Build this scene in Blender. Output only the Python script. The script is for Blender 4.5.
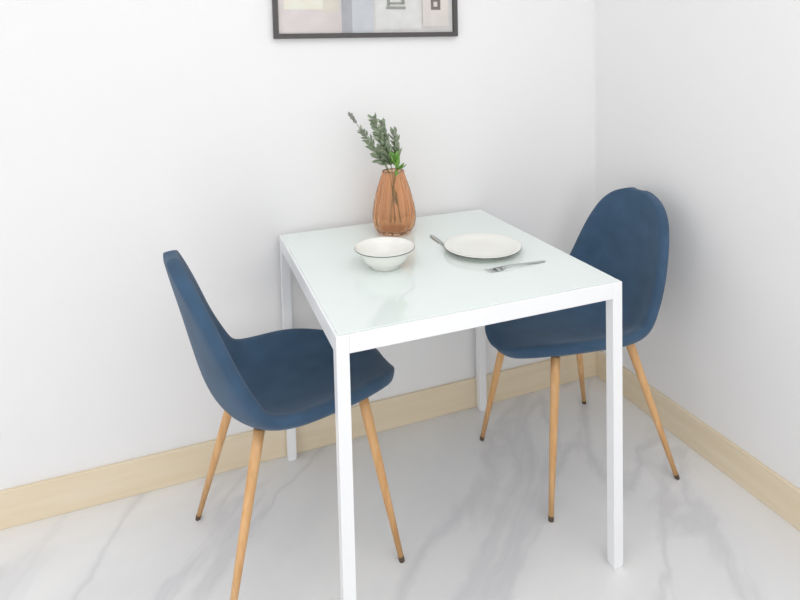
import bpy, bmesh, math, random
from mathutils import Vector, Matrix, noise
for o in list(bpy.data.objects): bpy.data.objects.remove(o, do_unlink=True)
S = bpy.context.scene; COL = S.collection; PI = math.pi
# ------------------------------------------------------------------ camera, world, lights, exposure
def make_camera():
    yaw, pitch, roll = .3553, .0514, -.0235
    w = Vector((math.sin(yaw)*math.cos(pitch), math.cos(yaw)*math.cos(pitch), -math.sin(pitch)))
    rt = Vector((math.cos(yaw), -math.sin(yaw), 0)); up = rt.cross(w)
    r = rt*math.cos(roll) + up*math.sin(roll); u = -rt*math.sin(roll) + up*math.cos(roll)
    cd = bpy.data.cameras.new('camera'); cam = bpy.data.objects.new('camera', cd); COL.objects.link(cam)
    M = Matrix(((r.x, u.x, -w.x, -1.5176), (r.y, u.y, -w.y, -1.8963), (r.z, u.z, -w.z, 1.3203), (0, 0, 0, 1)))
    cam.matrix_world = M
    cd.sensor_width = 36; cd.lens = 588.8652/800*36
    cd.shift_x = 0; cd.shift_y = (82.2559-300)/800
    cd.clip_start = .02
    S.camera = cam
make_camera()
W = bpy.data.worlds.new('world'); S.world = W; W.use_nodes = True
W.node_tree.nodes['Background'].inputs[0].default_value = (.985, .99, 1.0, 1)
W.node_tree.nodes['Background'].inputs[1].default_value = .92
def area(name, loc, target, sx, sy, power, col):
    ld = bpy.data.lights.new(name, 'AREA'); ld.shape = 'RECTANGLE'; ld.size = sx; ld.size_y = sy
    ld.energy = power; ld.color = col
    o = bpy.data.objects.new(name, ld); COL.objects.link(o); o.location = loc
    o.rotation_euler = (Vector(target)-Vector(loc)).to_track_quat('-Z', 'Y').to_euler()
    return o
area('window_daylight', (-1.3, -4.6, 1.3), (-.8, 0, .5), 2.6, 1.7, 16, (1, 1, 1))
area('side_fill_light', (-4.1, -2.7, 1.0), (0, -1.6, .7), 2.6, 1.8, 14, (1, 1, 1))  # unseen fill added at the left to lift the right wall and under-table floor
area('overhead_fill_light', (-1.3, -1.9, 2.66), (-1.3, -1.9, 0), 2.4, 2.2, 20, (1, .99, .98))  # soft overhead fill added to brighten table top and floor, no actual fixture
S.view_settings.view_transform = 'Standard'; S.view_settings.look = 'None'
S.view_settings.gamma = 1; S.view_settings.use_curve_mapping = False
S.view_settings.exposure = .01
# ------------------------------------------------------------------ helpers
def lin(c):
    return tuple((v/255/12.92 if v/255 <= .04045 else ((v/255+.055)/1.055)**2.4) for v in c) + (1,)
def mat(name, rgb, rough=.5, metal=0, spec=.5, coat=0):
    m = bpy.data.materials.new(name); m.use_nodes = True
    b = m.node_tree.nodes['Principled BSDF']
    b.inputs['Base Color'].default_value = lin(rgb); b.inputs['Roughness'].default_value = rough
    b.inputs['Metallic'].default_value = metal; b.inputs['Specular IOR Level'].default_value = spec
    b.inputs['Coat Weight'].default_value = coat
    return m
def N(m, t, **kw):
    n = m.node_tree.nodes.new(t)
    for k, v in kw.items():
        if k in n.inputs: n.inputs[k].default_value = v
        else: setattr(n, k, v)
    return n
def L(m, a, ao, b, bi): m.node_tree.links.new(a.outputs[ao], b.inputs[bi])
def bsdf(m): return m.node_tree.nodes['Principled BSDF']
def ramp(m, stops):
    r = m.node_tree.nodes.new('ShaderNodeValToRGB'); e = r.color_ramp.elements
    while len(e) < len(stops): e.new(.5)
    for i, (p, c) in enumerate(stops): e[i].position = p; e[i].color = lin(c)
    return r
def coords(m, scale=(1, 1, 1), rot=(0, 0, 0), kind='Object'):
    t = N(m, 'ShaderNodeTexCoord'); mp = N(m, 'ShaderNodeMapping')
    mp.inputs['Scale'].default_value = scale; mp.inputs['Rotation'].default_value = rot
    L(m, t, kind, mp, 'Vector'); return mp
def noisecol(m, mp, scale, stops, detail=4, distortion=0):
    n = N(m, 'ShaderNodeTexNoise', Scale=scale, Detail=detail, Distortion=distortion); L(m, mp, 0, n, 'Vector')
    r = ramp(m, stops); L(m, n, 0, r, 0); return n, r
def bump(m, src, strength, dist):
    b = N(m, 'ShaderNodeBump', Strength=strength, Distance=dist)
    L(m, src, 0, b, 'Height'); L(m, b, 0, bsdf(m), 'Normal'); return b

def link(name, me, m=None, parent=None, smooth=False):
    o = bpy.data.objects.new(name, me); COL.objects.link(o)
    if m: me.materials.append(m)
    if parent: o.parent = parent
    if smooth: me.polygons.foreach_set('use_smooth', [True]*len(me.polygons))
    return o
def obj(name, bm, m=None, parent=None, smooth=False):
    bmesh.ops.recalc_face_normals(bm, faces=bm.faces[:])
    me = bpy.data.meshes.new(name); bm.to_mesh(me); bm.free()
    return link(name, me, m, parent, smooth)
def box(bm, x0, x1, y0, y1, z0, z1, bev=0, seg=2):
    vs = [bm.verts.new((x, y, z)) for x in (x0, x1) for y in (y0, y1) for z in (z0, z1)]
    fs = [bm.faces.new([vs[i] for i in f]) for f in ((0,1,3,2), (4,6,7,5), (0,4,5,1), (2,3,7,6), (0,2,6,4), (1,5,7,3))]
    if bev:
        es = {e for f in fs for e in f.edges}
        bmesh.ops.bevel(bm, geom=list(es), offset=bev, segments=seg, affect='EDGES', profile=.5)
    return vs
def lathe(bm, prof, n=48, c=(0, 0, 0), ribs=0, depth=0):
    """prof: (radius, z[, ribweight]); closed when radius 0"""
    rings = []
    for p in prof:
        rw = p[2] if len(p) > 2 else 1
        if p[0] < 1e-6: rings.append([bm.verts.new((c[0], c[1], c[2]+p[1]))]); continue
        ring = []
        for i in range(n):
            a = 2*PI*i/n; rr = p[0] + (depth*rw*math.cos(ribs*a) if ribs else 0)
            ring.append(bm.verts.new((c[0]+rr*math.cos(a), c[1]+rr*math.sin(a), c[2]+p[1])))
        rings.append(ring)
    for A, B in zip(rings, rings[1:]):
        for i in range(n):
            j = (i+1) % n
            q = [A[i % len(A)], A[j % len(A)], B[j % len(B)], B[i % len(B)]]
            u = []
            for v in q:
                if v not in u: u.append(v)
            if len(u) > 2: bm.faces.new(u)
def tube(bm, pts, rad, n=10, cap=True):
    pts = [Vector(p) for p in pts]; rings = []
    if not hasattr(rad, '__len__'): rad = [rad]*len(pts)
    up = None
    for i, p in enumerate(pts):
        d = (pts[min(i+1, len(pts)-1)]-pts[max(i-1, 0)]).normalized()
        if up is None: up = d.orthogonal().normalized()
        a = (up - d*up.dot(d)).normalized(); b = d.cross(a); up = a
        rings.append([bm.verts.new(p + (a*math.cos(2*PI*k/n)+b*math.sin(2*PI*k/n))*rad[i]) for k in range(n)])
    for A, B in zip(rings, rings[1:]):
        for k in range(n): bm.faces.new((A[k], A[(k+1) % n], B[(k+1) % n], B[k]))
    if cap: bm.faces.new(rings[0]); bm.faces.new(rings[-1][::-1])
def thing(name, label, cat, loc=(0, 0, 0), rz=0, group=None):
    o = bpy.data.objects.new(name, None); COL.objects.link(o); o.location = loc; o.rotation_euler = (0, 0, rz)
    o.empty_display_size = .05
    o['label'] = label; o['category'] = cat
    if group: o['group'] = group
    return o
def struct(name, bm, m):
    o = obj(name, bm, m); o['kind'] = 'structure'; return o
def interp(tab, t):
    """smooth (Catmull-Rom) table lookup"""
    if t <= tab[0][0]: return tab[0][1]
    if t >= tab[-1][0]: return tab[-1][1]
    for i in range(len(tab)-1):
        if tab[i][0] <= t <= tab[i+1][0]:
            a, b = tab[i], tab[i+1]; pa, nb = tab[max(i-1, 0)], tab[min(i+2, len(tab)-1)]
            h = b[0]-a[0]; s = (t-a[0])/h
            m0 = (b[1]-pa[1])/(b[0]-pa[0])*h if b[0] != pa[0] else 0
            m1 = (nb[1]-a[1])/(nb[0]-a[0])*h if nb[0] != a[0] else 0
            return (2*s**3-3*s*s+1)*a[1] + (s**3-2*s*s+s)*m0 + (-2*s**3+3*s*s)*b[1] + (s**3-s*s)*m1
# ------------------------------------------------------------------ materials
m_wall = mat('white wall paint', (238, 238, 238), .75, spec=.3)
n, r = noisecol(m_wall, coords(m_wall), 1.3, [(.3, (237, 237, 237)), (.7, (240, 239, 239))])
L(m_wall, r, 0, bsdf(m_wall), 'Base Color')
nn = N(m_wall, 'ShaderNodeTexNoise', Scale=160, Detail=3); L(m_wall, coords(m_wall), 0, nn, 'Vector'); bump(m_wall, nn, .08, .002)

m_ceil = mat('ceiling paint', (240, 240, 240), .8)
m_board = mat('pale beige skirting', (226, 206, 178), .45)
n, r = noisecol(m_board, coords(m_board, (1.2, 1.2, 14)), 2.5, [(.3, (229, 212, 182)), (.7, (235, 221, 196))], 3, .4)
L(m_board, r, 0, bsdf(m_board), 'Base Color')

def marble():
    m = mat('grey veined marble tile', (210, 210, 210), .3)
    mp = coords(m, (1, 1, 1), (0, 0, .75))
    # long soft veins
    d = N(m, 'ShaderNodeTexNoise', Scale=1.6, Detail=5, Roughness=.6); L(m, mp, 0, d, 'Vector')
    mx = N(m, 'ShaderNodeMix', data_type='VECTOR'); mx.inputs[0].default_value = .16
    L(m, mp, 0, mx, 4); L(m, d, 'Color', mx, 5)
    sc = N(m, 'ShaderNodeMapping'); sc.inputs['Scale'].default_value = (2.2, .7, 1); L(m, mx, 1, sc, 'Vector')
    v = N(m, 'ShaderNodeTexNoise', Scale=1.5, Detail=5, Roughness=.5, Distortion=.6); L(m, sc, 0, v, 'Vector')
    rr = ramp(m, [(.36, (243, 243, 243)), (.465, (240, 240, 241)), (.505, (226, 226, 228)), (.545, (240, 240, 241)), (.66, (243, 243, 243))])
    L(m, v, 0, rr, 0)
    cl, r2 = noisecol(m, mp, 2.2, [(.3, (232, 232, 234)), (.7, (255, 255, 253))], 4, .8)
    mul = N(m, 'ShaderNodeMix', data_type='RGBA', blend_type='MULTIPLY'); mul.inputs[0].default_value = .55
    L(m, rr, 0, mul, 6); L(m, r2, 0, mul, 7); L(m, mul, 2, bsdf(m), 'Base Color')
    return m
m_floor = marble()

m_white = mat('white powder coated steel', (243, 244, 246), .3)
m_glass = mat('pale green back painted glass', (233, 242, 239), .07, coat=.3)
m_fabric = mat('navy blue woven fabric', (58, 76, 99), .88, spec=.2)
bsdf(m_fabric).inputs['Sheen Weight'].default_value = .15
bsdf(m_fabric).inputs['Sheen Roughness'].default_value = .5
n, r = noisecol(m_fabric, coords(m_fabric, (1, 1, 1)), 14, [(.25, (56, 80, 104)), (.75, (67, 94, 121))], 6)
L(m_fabric, r, 0, bsdf(m_fabric), 'Base Color')
nf = N(m_fabric, 'ShaderNodeTexNoise', Scale=620, Detail=2); L(m_fabric, coords(m_fabric), 0, nf, 'Vector'); bump(m_fabric, nf, .5, .0015)
m_wood = mat('light wood grain leg', (219, 170, 116), .4)
n, r = noisecol(m_wood, coords(m_wood, (22, 22, 1.4)), 3, [(.3, (208, 156, 100)), (.7, (226, 182, 130))], 4, .6)
L(m_wood, r, 0, bsdf(m_wood), 'Base Color')
m_rubber = mat('dark brown rubber', (88, 72, 58), .6)
m_ceramic = mat('cream white ceramic', (240, 240, 234), .18, coat=.3)
m_rim = mat('dark grey rim glaze', (88, 94, 92), .3)
m_steel = mat('brushed steel', (190, 194, 192), .33, metal=1)
m_frame = mat('black picture frame', (78, 75, 75), .45)
m_vase = mat('amber ribbed glass', (250, 212, 178), .06)
b = bsdf(m_vase); b.inputs['Transmission Weight'].default_value = .9; b.inputs['IOR'].default_value = 1.28
m_leaf_dark = mat('grey green leaf', (104, 122, 92), .6)
n, r = noisecol(m_leaf_dark, coords(m_leaf_dark), 60, [(.3, (104, 124, 88)), (.7, (164, 174, 152))]); L(m_leaf_dark, r, 0, bsdf(m_leaf_dark), 'Base Color')
m_leaf = mat('fresh green leaf', (108, 168, 58), .5)
n, r = noisecol(m_leaf, coords(m_leaf), 60, [(.3, (86, 142, 52)), (.7, (146, 190, 96))]); L(m_leaf, r, 0, bsdf(m_leaf), 'Base Color')
m_bud = mat('grey flower bud', (140, 142, 134), .8)
m_stem = mat('green stem', (112, 130, 80), .6)
# ------------------------------------------------------------------ setting (baseboard faces at x=0 and y=0, wall faces 12 mm behind)
T = .012
bm = bmesh.new(); box(bm, -4.2, T+.15, -5.2, T+.15, -.1, 0); struct('floor', bm, m_floor)
bm = bmesh.new(); box(bm, -4.2, T, T, T+.15, 0, 2.7); struct('wall_back', bm, m_wall)
bm = bmesh.new(); box(bm, T, T+.15, -5.2, T+.15, 0, 2.7); struct('wall_right', bm, m_wall)
bm = bmesh.new(); box(bm, -4.2, T+.15, -5.2, T+.15, 2.7, 2.8); struct('ceiling', bm, m_ceil)
bm = bmesh.new(); box(bm, -4.2, T, 0, T, 0, .109, .002); struct('baseboard_back', bm, m_board)
bm = bmesh.new(); box(bm, 0, T, -5.2, 0, 0, .109, .002); struct('baseboard_right', bm, m_board)
# ------------------------------------------------------------------ table
def make_table():
    x1 = -.5151; x0 = x1-.7275; y1 = -.003; y0 = y1-.740; H = .74; lw = .028; rh = .040
    cx, cy = (x0+x1)/2, (y0+y1)/2; hx, hy = (x1-x0)/2, (y1-y0)/2
    t = thing('dining_table', 'square white metal dining table with a pale glass top, against the back wall', 'table', (cx, cy, 0))
    for sy in (-1, 1):
        bm = bmesh.new(); yy = sorted((sy*hy, sy*(hy-.022))); box(bm, -hx+lw, hx-lw, yy[0], yy[1], H-rh, H, .0015); obj('rail', bm, m_white, t)
    for sx in (-1, 1):
        bm = bmesh.new(); xx = sorted((sx*hx, sx*(hx-.022))); box(bm, xx[0], xx[1], -hy+lw, hy-lw, H-rh, H, .0015); obj('rail', bm, m_white, t)
    bm = bmesh.new(); g = .006
    box(bm, -hx+g, hx-g, -hy+g, hy-g, H+.0002, H+.0025, .001); obj('glass_top', bm, m_glass, t)
    for sx in (-1, 1):
        for sy in (-1, 1):
            xx = sorted((sx*hx, sx*(hx-lw))); yy = sorted((sy*hy, sy*(hy-lw)))
            bm = bmesh.new(); box(bm, xx[0], xx[1], yy[0], yy[1], .006, H, .0015)
            leg = obj('leg', bm, m_white, t)
            bm = bmesh.new(); box(bm, xx[0]+.002, xx[1]-.002, yy[0]+.002, yy[1]-.002, 0, .008, .001)
            f = obj('foot_cap', bm, m_white, leg)
    return t
make_table()
TT = .7427     # height of the glass top's surface
# ------------------------------------------------------------------ chairs (local +x is forward)
PROF = [(.290, .422), (.268, .448), (.20, .456), (.12, .447), (.03, .438), (-.055, .433), (-.118, .442), (-.160, .470), (-.186, .515),
        (-.204, .575), (-.220, .64), (-.237, .71), (-.255, .78), (-.271, .846)]
def shell_mesh():
    arc = [0]
    for a, b in zip(PROF, PROF[1:]): arc.append(arc[-1]+math.hypot(b[0]-a[0], b[1]-a[1]))
    Lt = arc[-1]
    tx = [(s/Lt, p[0]) for s, p in zip(arc, PROF)]; tz = [(s/Lt, p[1]) for s, p in zip(arc, PROF)]
    Wd = [(0, .175), (.1, .204), (.25, .225), (.4, .221), (.5, .208), (.62, .204), (.75, .200), (.87, .199), (.95, .200), (1, .18)]
    curl = [(0, .006), (.1, .030), (.25, .060), (.4, .066), (.5, .070), (.6, .074), (.7, .058), (.82, .044), (.92, .030), (1, .012)]
    nu, nv = 10, 22
    bm = bmesh.new(); rows = []
    for j in range(nv+1):
        b = math.sin(PI/2*(2*j/nv-1)*.80); b = b/math.sin(PI/2*.80)*.998
        T_ = (b+1)/2
        ex = 2.35 if b < 0 else 2.7
        hw = interp(Wd, T_)*(1-abs(b)**ex)**(1/ex)
        P = Vector((interp(tx, T_), 0, interp(tz, T_)))
        e = .004; ta = max(0, T_-e); tb = min(1, T_+e)
        tg = Vector((interp(tx, tb)-interp(tx, ta), 0, interp(tz, tb)-interp(tz, ta))).normalized()
        nrm = Vector((tg.z, 0, -tg.x))      # towards the sitter: up on the seat, forward on the back
        row = []
        for i in range(nu+1):
            a = 2*i/nu-1
            k = abs(a)**2.3*interp(curl, T_)
            row.append(bm.verts.new(P + Vector((0, a*hw, 0)) + nrm*k*(hw/.22)))
        rows.append(row)
    for A, B in zip(rows, rows[1:]):
        for i in range(nu): bm.faces.new((A[i], A[i+1], B[i+1], B[i]))
    me = bpy.data.meshes.new('seat_shell'); bmesh.ops.recalc_face_normals(bm, faces=bm.faces[:])
    up = sum(f.normal.z for f in bm.faces) > 0
    if not up: bmesh.ops.reverse_faces(bm, faces=bm.faces[:])
    bm.to_mesh(me); bm.free(); return me
def make_chair(label, loc, rz, group):
    t = thing('dining_chair', label, 'chair', loc, rz, group)
    sh = link('seat_shell', shell_mesh(), m_fabric, t, True)
    so = sh.modifiers.new('thickness', 'SOLIDIFY'); so.thickness = .034; so.offset = -1; so.use_even_offset = False
    ss = sh.modifiers.new('smooth', 'SUBSURF'); ss.levels = 2; ss.render_levels = 2
    for (fx, fy, ax, ay) in ((.225, .190, .155, .125), (.225, -.190, .155, -.125), (-.225, .212, -.115, .125), (-.225, -.212, -.115, -.125)):
        top = Vector((ax, ay, .425)); ft = Vector((fx, fy, 0)); d = (ft-top)
        q = top + d*((.425-.011)/.425)
        bm = bmesh.new(); tube(bm, [top, top+d*.1, top+d*.5, q], [.0138, .0136, .0112, .0072], 20)
        lg = obj('leg', bm, m_wood, t, True)
        bm = bmesh.new(); tube(bm, [q-d*.004, ft+Vector((0, 0, .0))], [.0078, .0074], 16)
        for v in bm.verts: v.co.z = max(v.co.z, 0)
        obj('rubber_foot', bm, m_rubber, lg)
    return t
def copy_tree(o, parent=None):
    c = o.copy(); COL.objects.link(c)
    if parent: c.parent = parent
    for ch in [x for x in o.children]: copy_tree(ch, c)
    return c
chair = make_chair('navy blue fabric shell chair on wood-look legs, left of the table, seen from its side', (-1.276, -.352, 0), math.radians(6.5), 'blue shell chairs at the table')
c2 = copy_tree(chair); c2.location = (-.380, -.352, 0); c2.rotation_euler = (0, 0, math.radians(182))
c2['label'] = 'navy blue fabric shell chair right of the table, its backrest near the room corner'
# ------------------------------------------------------------------ vase
VX, VY = -.895, -.135
def make_vase():
    t = thing('flower_vase', 'ribbed amber glass vase holding green sprigs at the back of the table', 'vase', (VX, VY, TT))
    out = [(.046, 0, 0), (.054, .005, .3), (.0625, .022, 1), (.0665, .045, 1), (.0655, .068, 1), (.061, .095, 1), (.0545, .122, 1),
           (.0465, .150, 1), (.0385, .176, .8), (.0340, .192, .5), (.0345, .2, .3)]
    inn = [(.0315, .2, .3), (.031, .192, .5), (.0355, .176, .7), (.0435, .150, .8), (.0515, .122, .8), (.058, .095, .8), (.0625, .068, .8),
           (.0635, .045, .8), (.059, .024, .7), (.046, .010, .2), (0, .009)]
    bm = bmesh.new(); lathe(bm, [(0, 0)]+out+inn, 144, ribs=14, depth=.0038)
    obj('vase_body', bm, m_vase, t, True)
make_vase()
def px(dx, dz, dy=0): return Vector((VX+dx, VY+dy, TT+dz))
def leaf(bm, base, d, ln, w, rnd):
    d = d.normalized(); side = d.cross(Vector((rnd.uniform(-.4, .4), rnd.uniform(-1, -.2), rnd.uniform(-.2, .8)))).normalized()
    nrm = side.cross(d).normalized(); prev = None
    for s, ww in ((0, .15), (.3, .9), (.6, 1), (.85, .55), (1, .05)):
        c = base + d*ln*s + nrm*(-.18*ln*s*s)
        row = [bm.verts.new(c-side*w*ww+nrm*w*.25*ww), bm.verts.new(c), bm.verts.new(c+side*w*ww+nrm*w*.25*ww)]
        if prev:
            for k in (0, 1): bm.faces.new((prev[k], prev[k+1], row[k+1], row[k]))
        prev = row
def sprig(label, pts, n, ln, w, leafm, seed, budz=None, start=.45, name='foliage_sprig', spread=.8):
    rnd = random.Random(seed)
    t = thing(name, label, 'sprig', px(0, .02), 0, 'sprigs in the amber vase')
    off = t.location
    P = [Vector(p)-off for p in pts]
    def at(s):
        s *= len(P)-1; i = min(int(s), len(P)-2); f = s-i
        tab = [(k, P[k]) for k in range(len(P))]
        a, b = P[i], P[i+1]; m0 = (P[i+1]-P[max(i-1, 0)])*.5; m1 = (P[min(i+2, len(P)-1)]-P[i])*.5
        return a*(2*f**3-3*f*f+1)+m0*(f**3-2*f*f+f)+b*(-2*f**3+3*f*f)+m1*(f**3-f*f)
    bm = bmesh.new(); K = 16; tube(bm, [at(k/K) for k in range(K+1)], [.0016-.0009*k/K for k in range(K+1)], 8)
    obj('stem', bm, m_stem, t, True)
    if n:
        bm = bmesh.new()
        for k in range(n):
            s = start+(1-start)*k/(n-1); s = min(s, .995)
            tg = (at(min(1, s+.02))-at(s-.02)).normalized()
            a = k*2.4+rnd.uniform(-.4, .4); o1 = tg.orthogonal().normalized(); o2 = tg.cross(o1)
            d = tg*1.0+(o1*math.cos(a)+o2*math.sin(a))*spread*rnd.uniform(.7, 1.2)
            q = 1-.45*max(0, (s-start)/(1-start))**2
            leaf(bm, at(s), d, ln*q*rnd.uniform(.8, 1.15), w*q, rnd)
        o = obj('leaves', bm, leafm, t, True)
        so = o.modifiers.new('thickness', 'SOLIDIFY'); so.thickness = .0005
    if budz:
        bm = bmesh.new()
        for k in range(budz):
            s = 1-.10*k/budz; c = at(s); j = Vector((rnd.uniform(-1, 1), rnd.uniform(-1, 1), rnd.uniform(-1, 1)))*.0035
            mm = Matrix.Translation(c+j) @ Matrix.Diagonal((.0038, .0038, .0052, 1))
            bmesh.ops.create_icosphere(bm, subdivisions=2, radius=1, matrix=mm)
        obj('bud', bm, m_bud, t, True)
    return t
sprig('long thin sprig in the vase ending in a lone grey bud, furthest left of all', [px(.022, .03), px(-.012, .19, .008), px(-.062, .275, .01), px(-.134, .388, .01)], 0, .016, .0024, m_leaf_dark, 1, 22, .5)
sprig('grey-green needle-leaved sprig leaning left in the vase, just below the lone bud', [px(.012, .03, .012), px(-.012, .19), px(-.046, .25), px(-.102, .335)], 40, .034, .0054, m_leaf_dark, 2, 8, .45, spread=.9)
sprig('tallest bushy grey-green sprig in the vase, its tip second highest after the lone bud', [px(.0, .03, -.012), px(-.004, .19, -.006), px(-.030, .275, -.012), px(-.066, .372, -.012)], 54, .038, .0058, m_leaf_dark, 3, 18, .42, spread=.9)
sprig('grey-green sprig in the vase rising nearly upright on the right side', [px(-.018, .03), px(.006, .19), px(.014, .26), px(.004, .325)], 40, .034, .0054, m_leaf_dark, 4, 14, .45, spread=.7)
sprig('pale grey-green sprig in the middle of the bunch in the vase', [px(.014, .03, -.01), px(.0, .19, .005), px(-.018, .27, .008), px(-.030, .355, .008)], 44, .034, .0054, m_leaf_dark, 6, 14, .45, spread=.8)
sprig('short bright green leafy sprig low at the mouth of the vase', [px(-.012, .03), px(.002, .185, -.016), px(.004, .21, -.026), px(-.004, .25, -.032)], 20, .042, .0056, m_leaf, 5, 0, .55, spread=.6)
# ------------------------------------------------------------------ crockery
def make_bowl():
    t = thing('bowl', 'small white footed bowl with a thin dark rim, left on the table', 'bowl', (-1.022, -.410, TT)); t.scale = (1.08, 1.08, 1.08)
    bm = bmesh.new()
    lathe(bm, [(0, .003), (.034, .003), (.036, 0), (.039, 0), (.0395, .006), (.047, .012), (.056, .022), (.0625, .036), (.067, .0435), (.0740, .0490), (.0748, .0500),
               (.0740, .0510), (.0725, .0503), (.065, .044), (.0605, .036), (.054, .023), (.045, .0145), (.03, .010), (0, .009)], 72)
    obj('bowl_body', bm, m_ceramic, t, True)
    bm = bmesh.new(); lathe_torus(bm, .0742, .0488, .0014); obj('rim', bm, m_rim, t, True)['label'] = 'thin dark grey rim'
def lathe_torus(bm, R_, z, r_, n=96, k=8):
    rings = [[bm.verts.new(((R_+r_*math.cos(2*PI*j/k))*math.cos(2*PI*i/n), (R_+r_*math.cos(2*PI*j/k))*math.sin(2*PI*i/n), z+r_*math.sin(2*PI*j/k))) for j in range(k)] for i in range(n)]
    for i in range(n):
        A, B = rings[i], rings[(i+1) % n]
        for j in range(k): bm.faces.new((A[j], A[(j+1) % k], B[(j+1) % k], B[j]))
def make_plate():
    t = thing('dinner_plate', 'round cream dinner plate with a thin dark rim, right on the table', 'plate', (-.724, -.409, TT)); t.scale = (1.06, 1.06, 1.0)
    bm = bmesh.new()
    lathe(bm, [(0, .002), (.062, .002), (.064, 0), (.068, 0), (.069, .003), (.085, .007), (.1035, .0165), (.1045, .0175), (.1030, .018),
               (.086, .0105), (.070, .0065), (.045, .0055), (0, .0055)], 96)
    obj('plate_body', bm, m_ceramic, t, True)
    bm = bmesh.new(); lathe_torus(bm, .1038, .0157, .0014); obj('rim', bm, m_rim, t, True)['label'] = 'thin dark grey rim'
make_bowl(); make_plate()
def strip(bm, pts, th):
    """pts: (x, halfwidth, z) closed solid strip along x"""
    rows = []
    for x, w, z in pts:
        rows.append([bm.verts.new((x, -w, z+th)), bm.verts.new((x, -w*.5, z+th*1.35)), bm.verts.new((x, w*.5, z+th*1.35)), bm.verts.new((x, w, z+th)), bm.verts.new((x, w*.8, z)), bm.verts.new((x, -w*.8, z))])
    for A, B in zip(rows, rows[1:]):
        for k in range(6): bm.faces.new((A[k], A[(k+1) % 6], B[(k+1) % 6], B[k]))
    bm.faces.new(rows[0]); bm.faces.new(rows[-1][::-1])
def make_fork():
    t = thing('fork', 'steel fork lying on the glass in front of the dinner plate', 'cutlery', (-.703, -.557, TT), math.radians(181))
    bm = bmesh.new()
    strip(bm, [(-.09, .003, .0), (-.086, .0055, .0), (-.06, .0058, .001), (-.02, .0036, .004), (.02, .0026, .0065), (.035, .0036, .0055), (.045, .009, .0025)], .0018)
    obj('handle', bm, m_steel, t, True)
    bm = bmesh.new(); strip(bm, [(.045, .009, .0025), (.055, .0115, .001), (.062, .0115, .0008)], .0018)
    for k in range(4):
        y = -.0093+k*.0062
        tube(bm, [(.06, y, .0016), (.078, y, .0018), (.092, y, .0045)], [.0015, .0014, .0007], 8)
    obj('tines', bm, m_steel, t, True)
def make_knife():
    t = thing('table_knife', 'steel table knife, only its dark end showing behind the far left rim of the plate', 'cutlery', (-.806, -.318, TT), math.radians(89))
    bm = bmesh.new(); strip(bm, [(-.1, .004, 0), (-.096, .0065, 0), (-.05, .006, 0), (0, .0045, 0), (.01, .004, 0)], .003)
    obj('handle', bm, m_steel, t, True)
    bm = bmesh.new(); strip(bm, [(.008, .004, .0), (.02, .0075, 0), (.06, .009, .0), (.085, .008, 0), (.098, .004, 0), (.102, .001, 0)], .0016)
    obj('blade', bm, m_steel, t, True)
make_fork(); make_knife()
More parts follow.
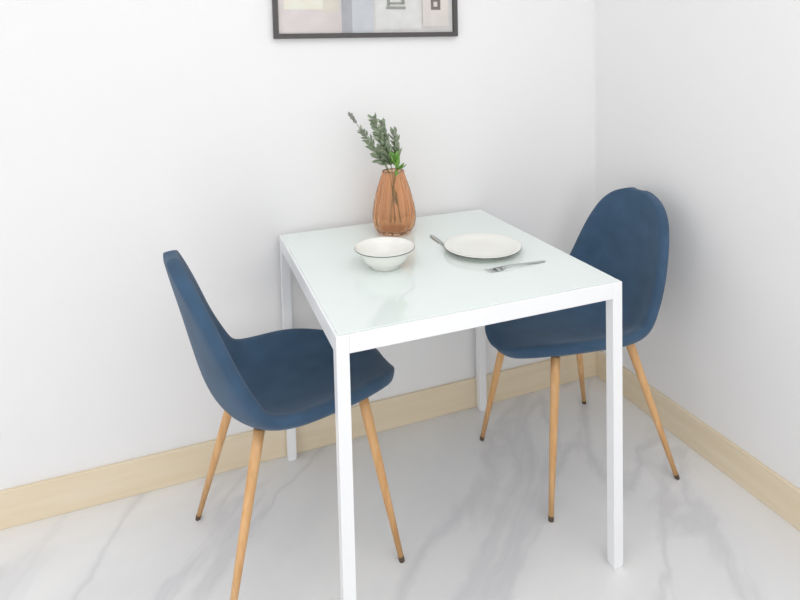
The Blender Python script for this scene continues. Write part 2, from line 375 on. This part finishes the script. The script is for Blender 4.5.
# ------------------------------------------------------------------ picture
def make_picture():
    x0, x1, z0, z1 = -1.238, -.592, 1.371, 1.831; F = .016; D = .018
    cx, cz = (x0+x1)/2, (z0+z1)/2; hx, hz = (x1-x0)/2, (z1-z0)/2
    t = thing('framed_picture', 'black framed collage of pale prints hanging on the back wall above the table', 'picture', (cx, T, cz))
    bm = bmesh.new()
    for a in ((-hx, hx, -hz, -hz+F), (-hx, hx, hz-F, hz), (-hx, -hx+F, -hz+F, hz-F), (hx-F, hx, -hz+F, hz-F)):
        box(bm, a[0], a[1], -D, -.0005, a[2], a[3], .001)
    obj('frame', bm, m_frame, t)
    def panel(name, a0, a1, b0, b1, y, rgb, lab=None):
        bm = bmesh.new(); box(bm, a0, a1, -y, -y+.0012, b0, b1)
        m = mat(name+' paper', rgb, .6)
        n, r = noisecol(m, coords(m), 22, [(.35, tuple(max(0, c-1) for c in rgb)), (.65, tuple(min(255, c+7) for c in rgb))], 3)
        L(m, r, 0, bsdf(m), 'Base Color')
        o = obj(name, bm, m, t)
        if lab: o['label'] = lab
        return o
    bx0, bx1, bz0, bz1 = -hx+F-.001, hx-F+.001, -hz+F-.001, hz-F+.001
    panel('backing_sheet', bx0, bx1, bz0, bz1, .006, (234, 232, 231))
    def X(p): return (p-275)/(458-275)*2*hx-hx     # measured along the frame's width
    def Zz(p): return -hz+(38-p)/282
    panel('print', X(280), X(338), bz0, hz*.5, .0075, (238, 230, 228), 'pinkish print at the left')
    panel('print', X(285), X(321), Zz(11.5), hz*.4, .009, (253, 249, 234), 'cream card at the left')
    panel('print', X(321), X(336), Zz(14), hz*.42, .0088, (238, 232, 220), 'speckled beige card')
    panel('print', X(339), X(349), bz0, hz*.8, .0075, (192, 194, 200), 'narrow grey vertical strip')
    panel('print', X(349), X(370), bz0, hz*.8, .0078, (222, 226, 231), 'pale blue vertical strip')
    c = panel('print', X(372), X(419), Zz(30), hz*.3, .0075, (244, 244, 242), 'white print in the middle')
    # grey-green drawing of stacked shapes on the middle print
    bm = bmesh.new()
    for (a, b, c0, c1) in ((383, 403, 8.5, 11), (386, 402, 4.5, 6.5), (384, 387, 0, 8), (399, 402, -8, 5), (384, 401, -10, -6)):
        box(bm, X(a), X(b), -.0098, -.0085, Zz(c1), Zz(c0))
    o = obj('drawing', bm, mat('grey green ink', (172, 176, 168), .7), t)
    panel('print', X(421), X(449), Zz(28), hz*.55, .009, (246, 240, 234), 'white card with a dark square mark at the right')
    bm = bmesh.new()
    for (a, b, c0, c1) in ((430, 440, 8.5, 11.5), (430, 440, 1, 3.5), (430, 432.5, 3.5, 8.5), (437, 440, 3.5, 8.5), (432, 438, -3, -1)):
        box(bm, X(a), X(b), -.0105, -.0095, Zz(c1), Zz(c0))
    obj('square_mark', bm, mat('dark taupe ink', (140, 128, 122), .7), t)
    # clear pane over the prints
    m = bpy.data.materials.new('picture glass'); m.use_nodes = True; nt = m.node_tree; nt.nodes.clear()
    out = nt.nodes.new('ShaderNodeOutputMaterial'); mx = nt.nodes.new('ShaderNodeMixShader'); tr = nt.nodes.new('ShaderNodeBsdfTransparent')
    gl = nt.nodes.new('ShaderNodeBsdfGlossy'); gl.inputs['Roughness'].default_value = .05; fr = nt.nodes.new('ShaderNodeFresnel'); fr.inputs[0].default_value = 1.35
    nt.links.new(fr.outputs[0], mx.inputs[0]); nt.links.new(tr.outputs[0], mx.inputs[1]); nt.links.new(gl.outputs[0], mx.inputs[2]); nt.links.new(mx.outputs[0], out.inputs[0])
    bm = bmesh.new(); box(bm, bx0, bx1, -.0135, -.012, bz0, bz1); obj('glass_pane', bm, m, t)
make_picture()
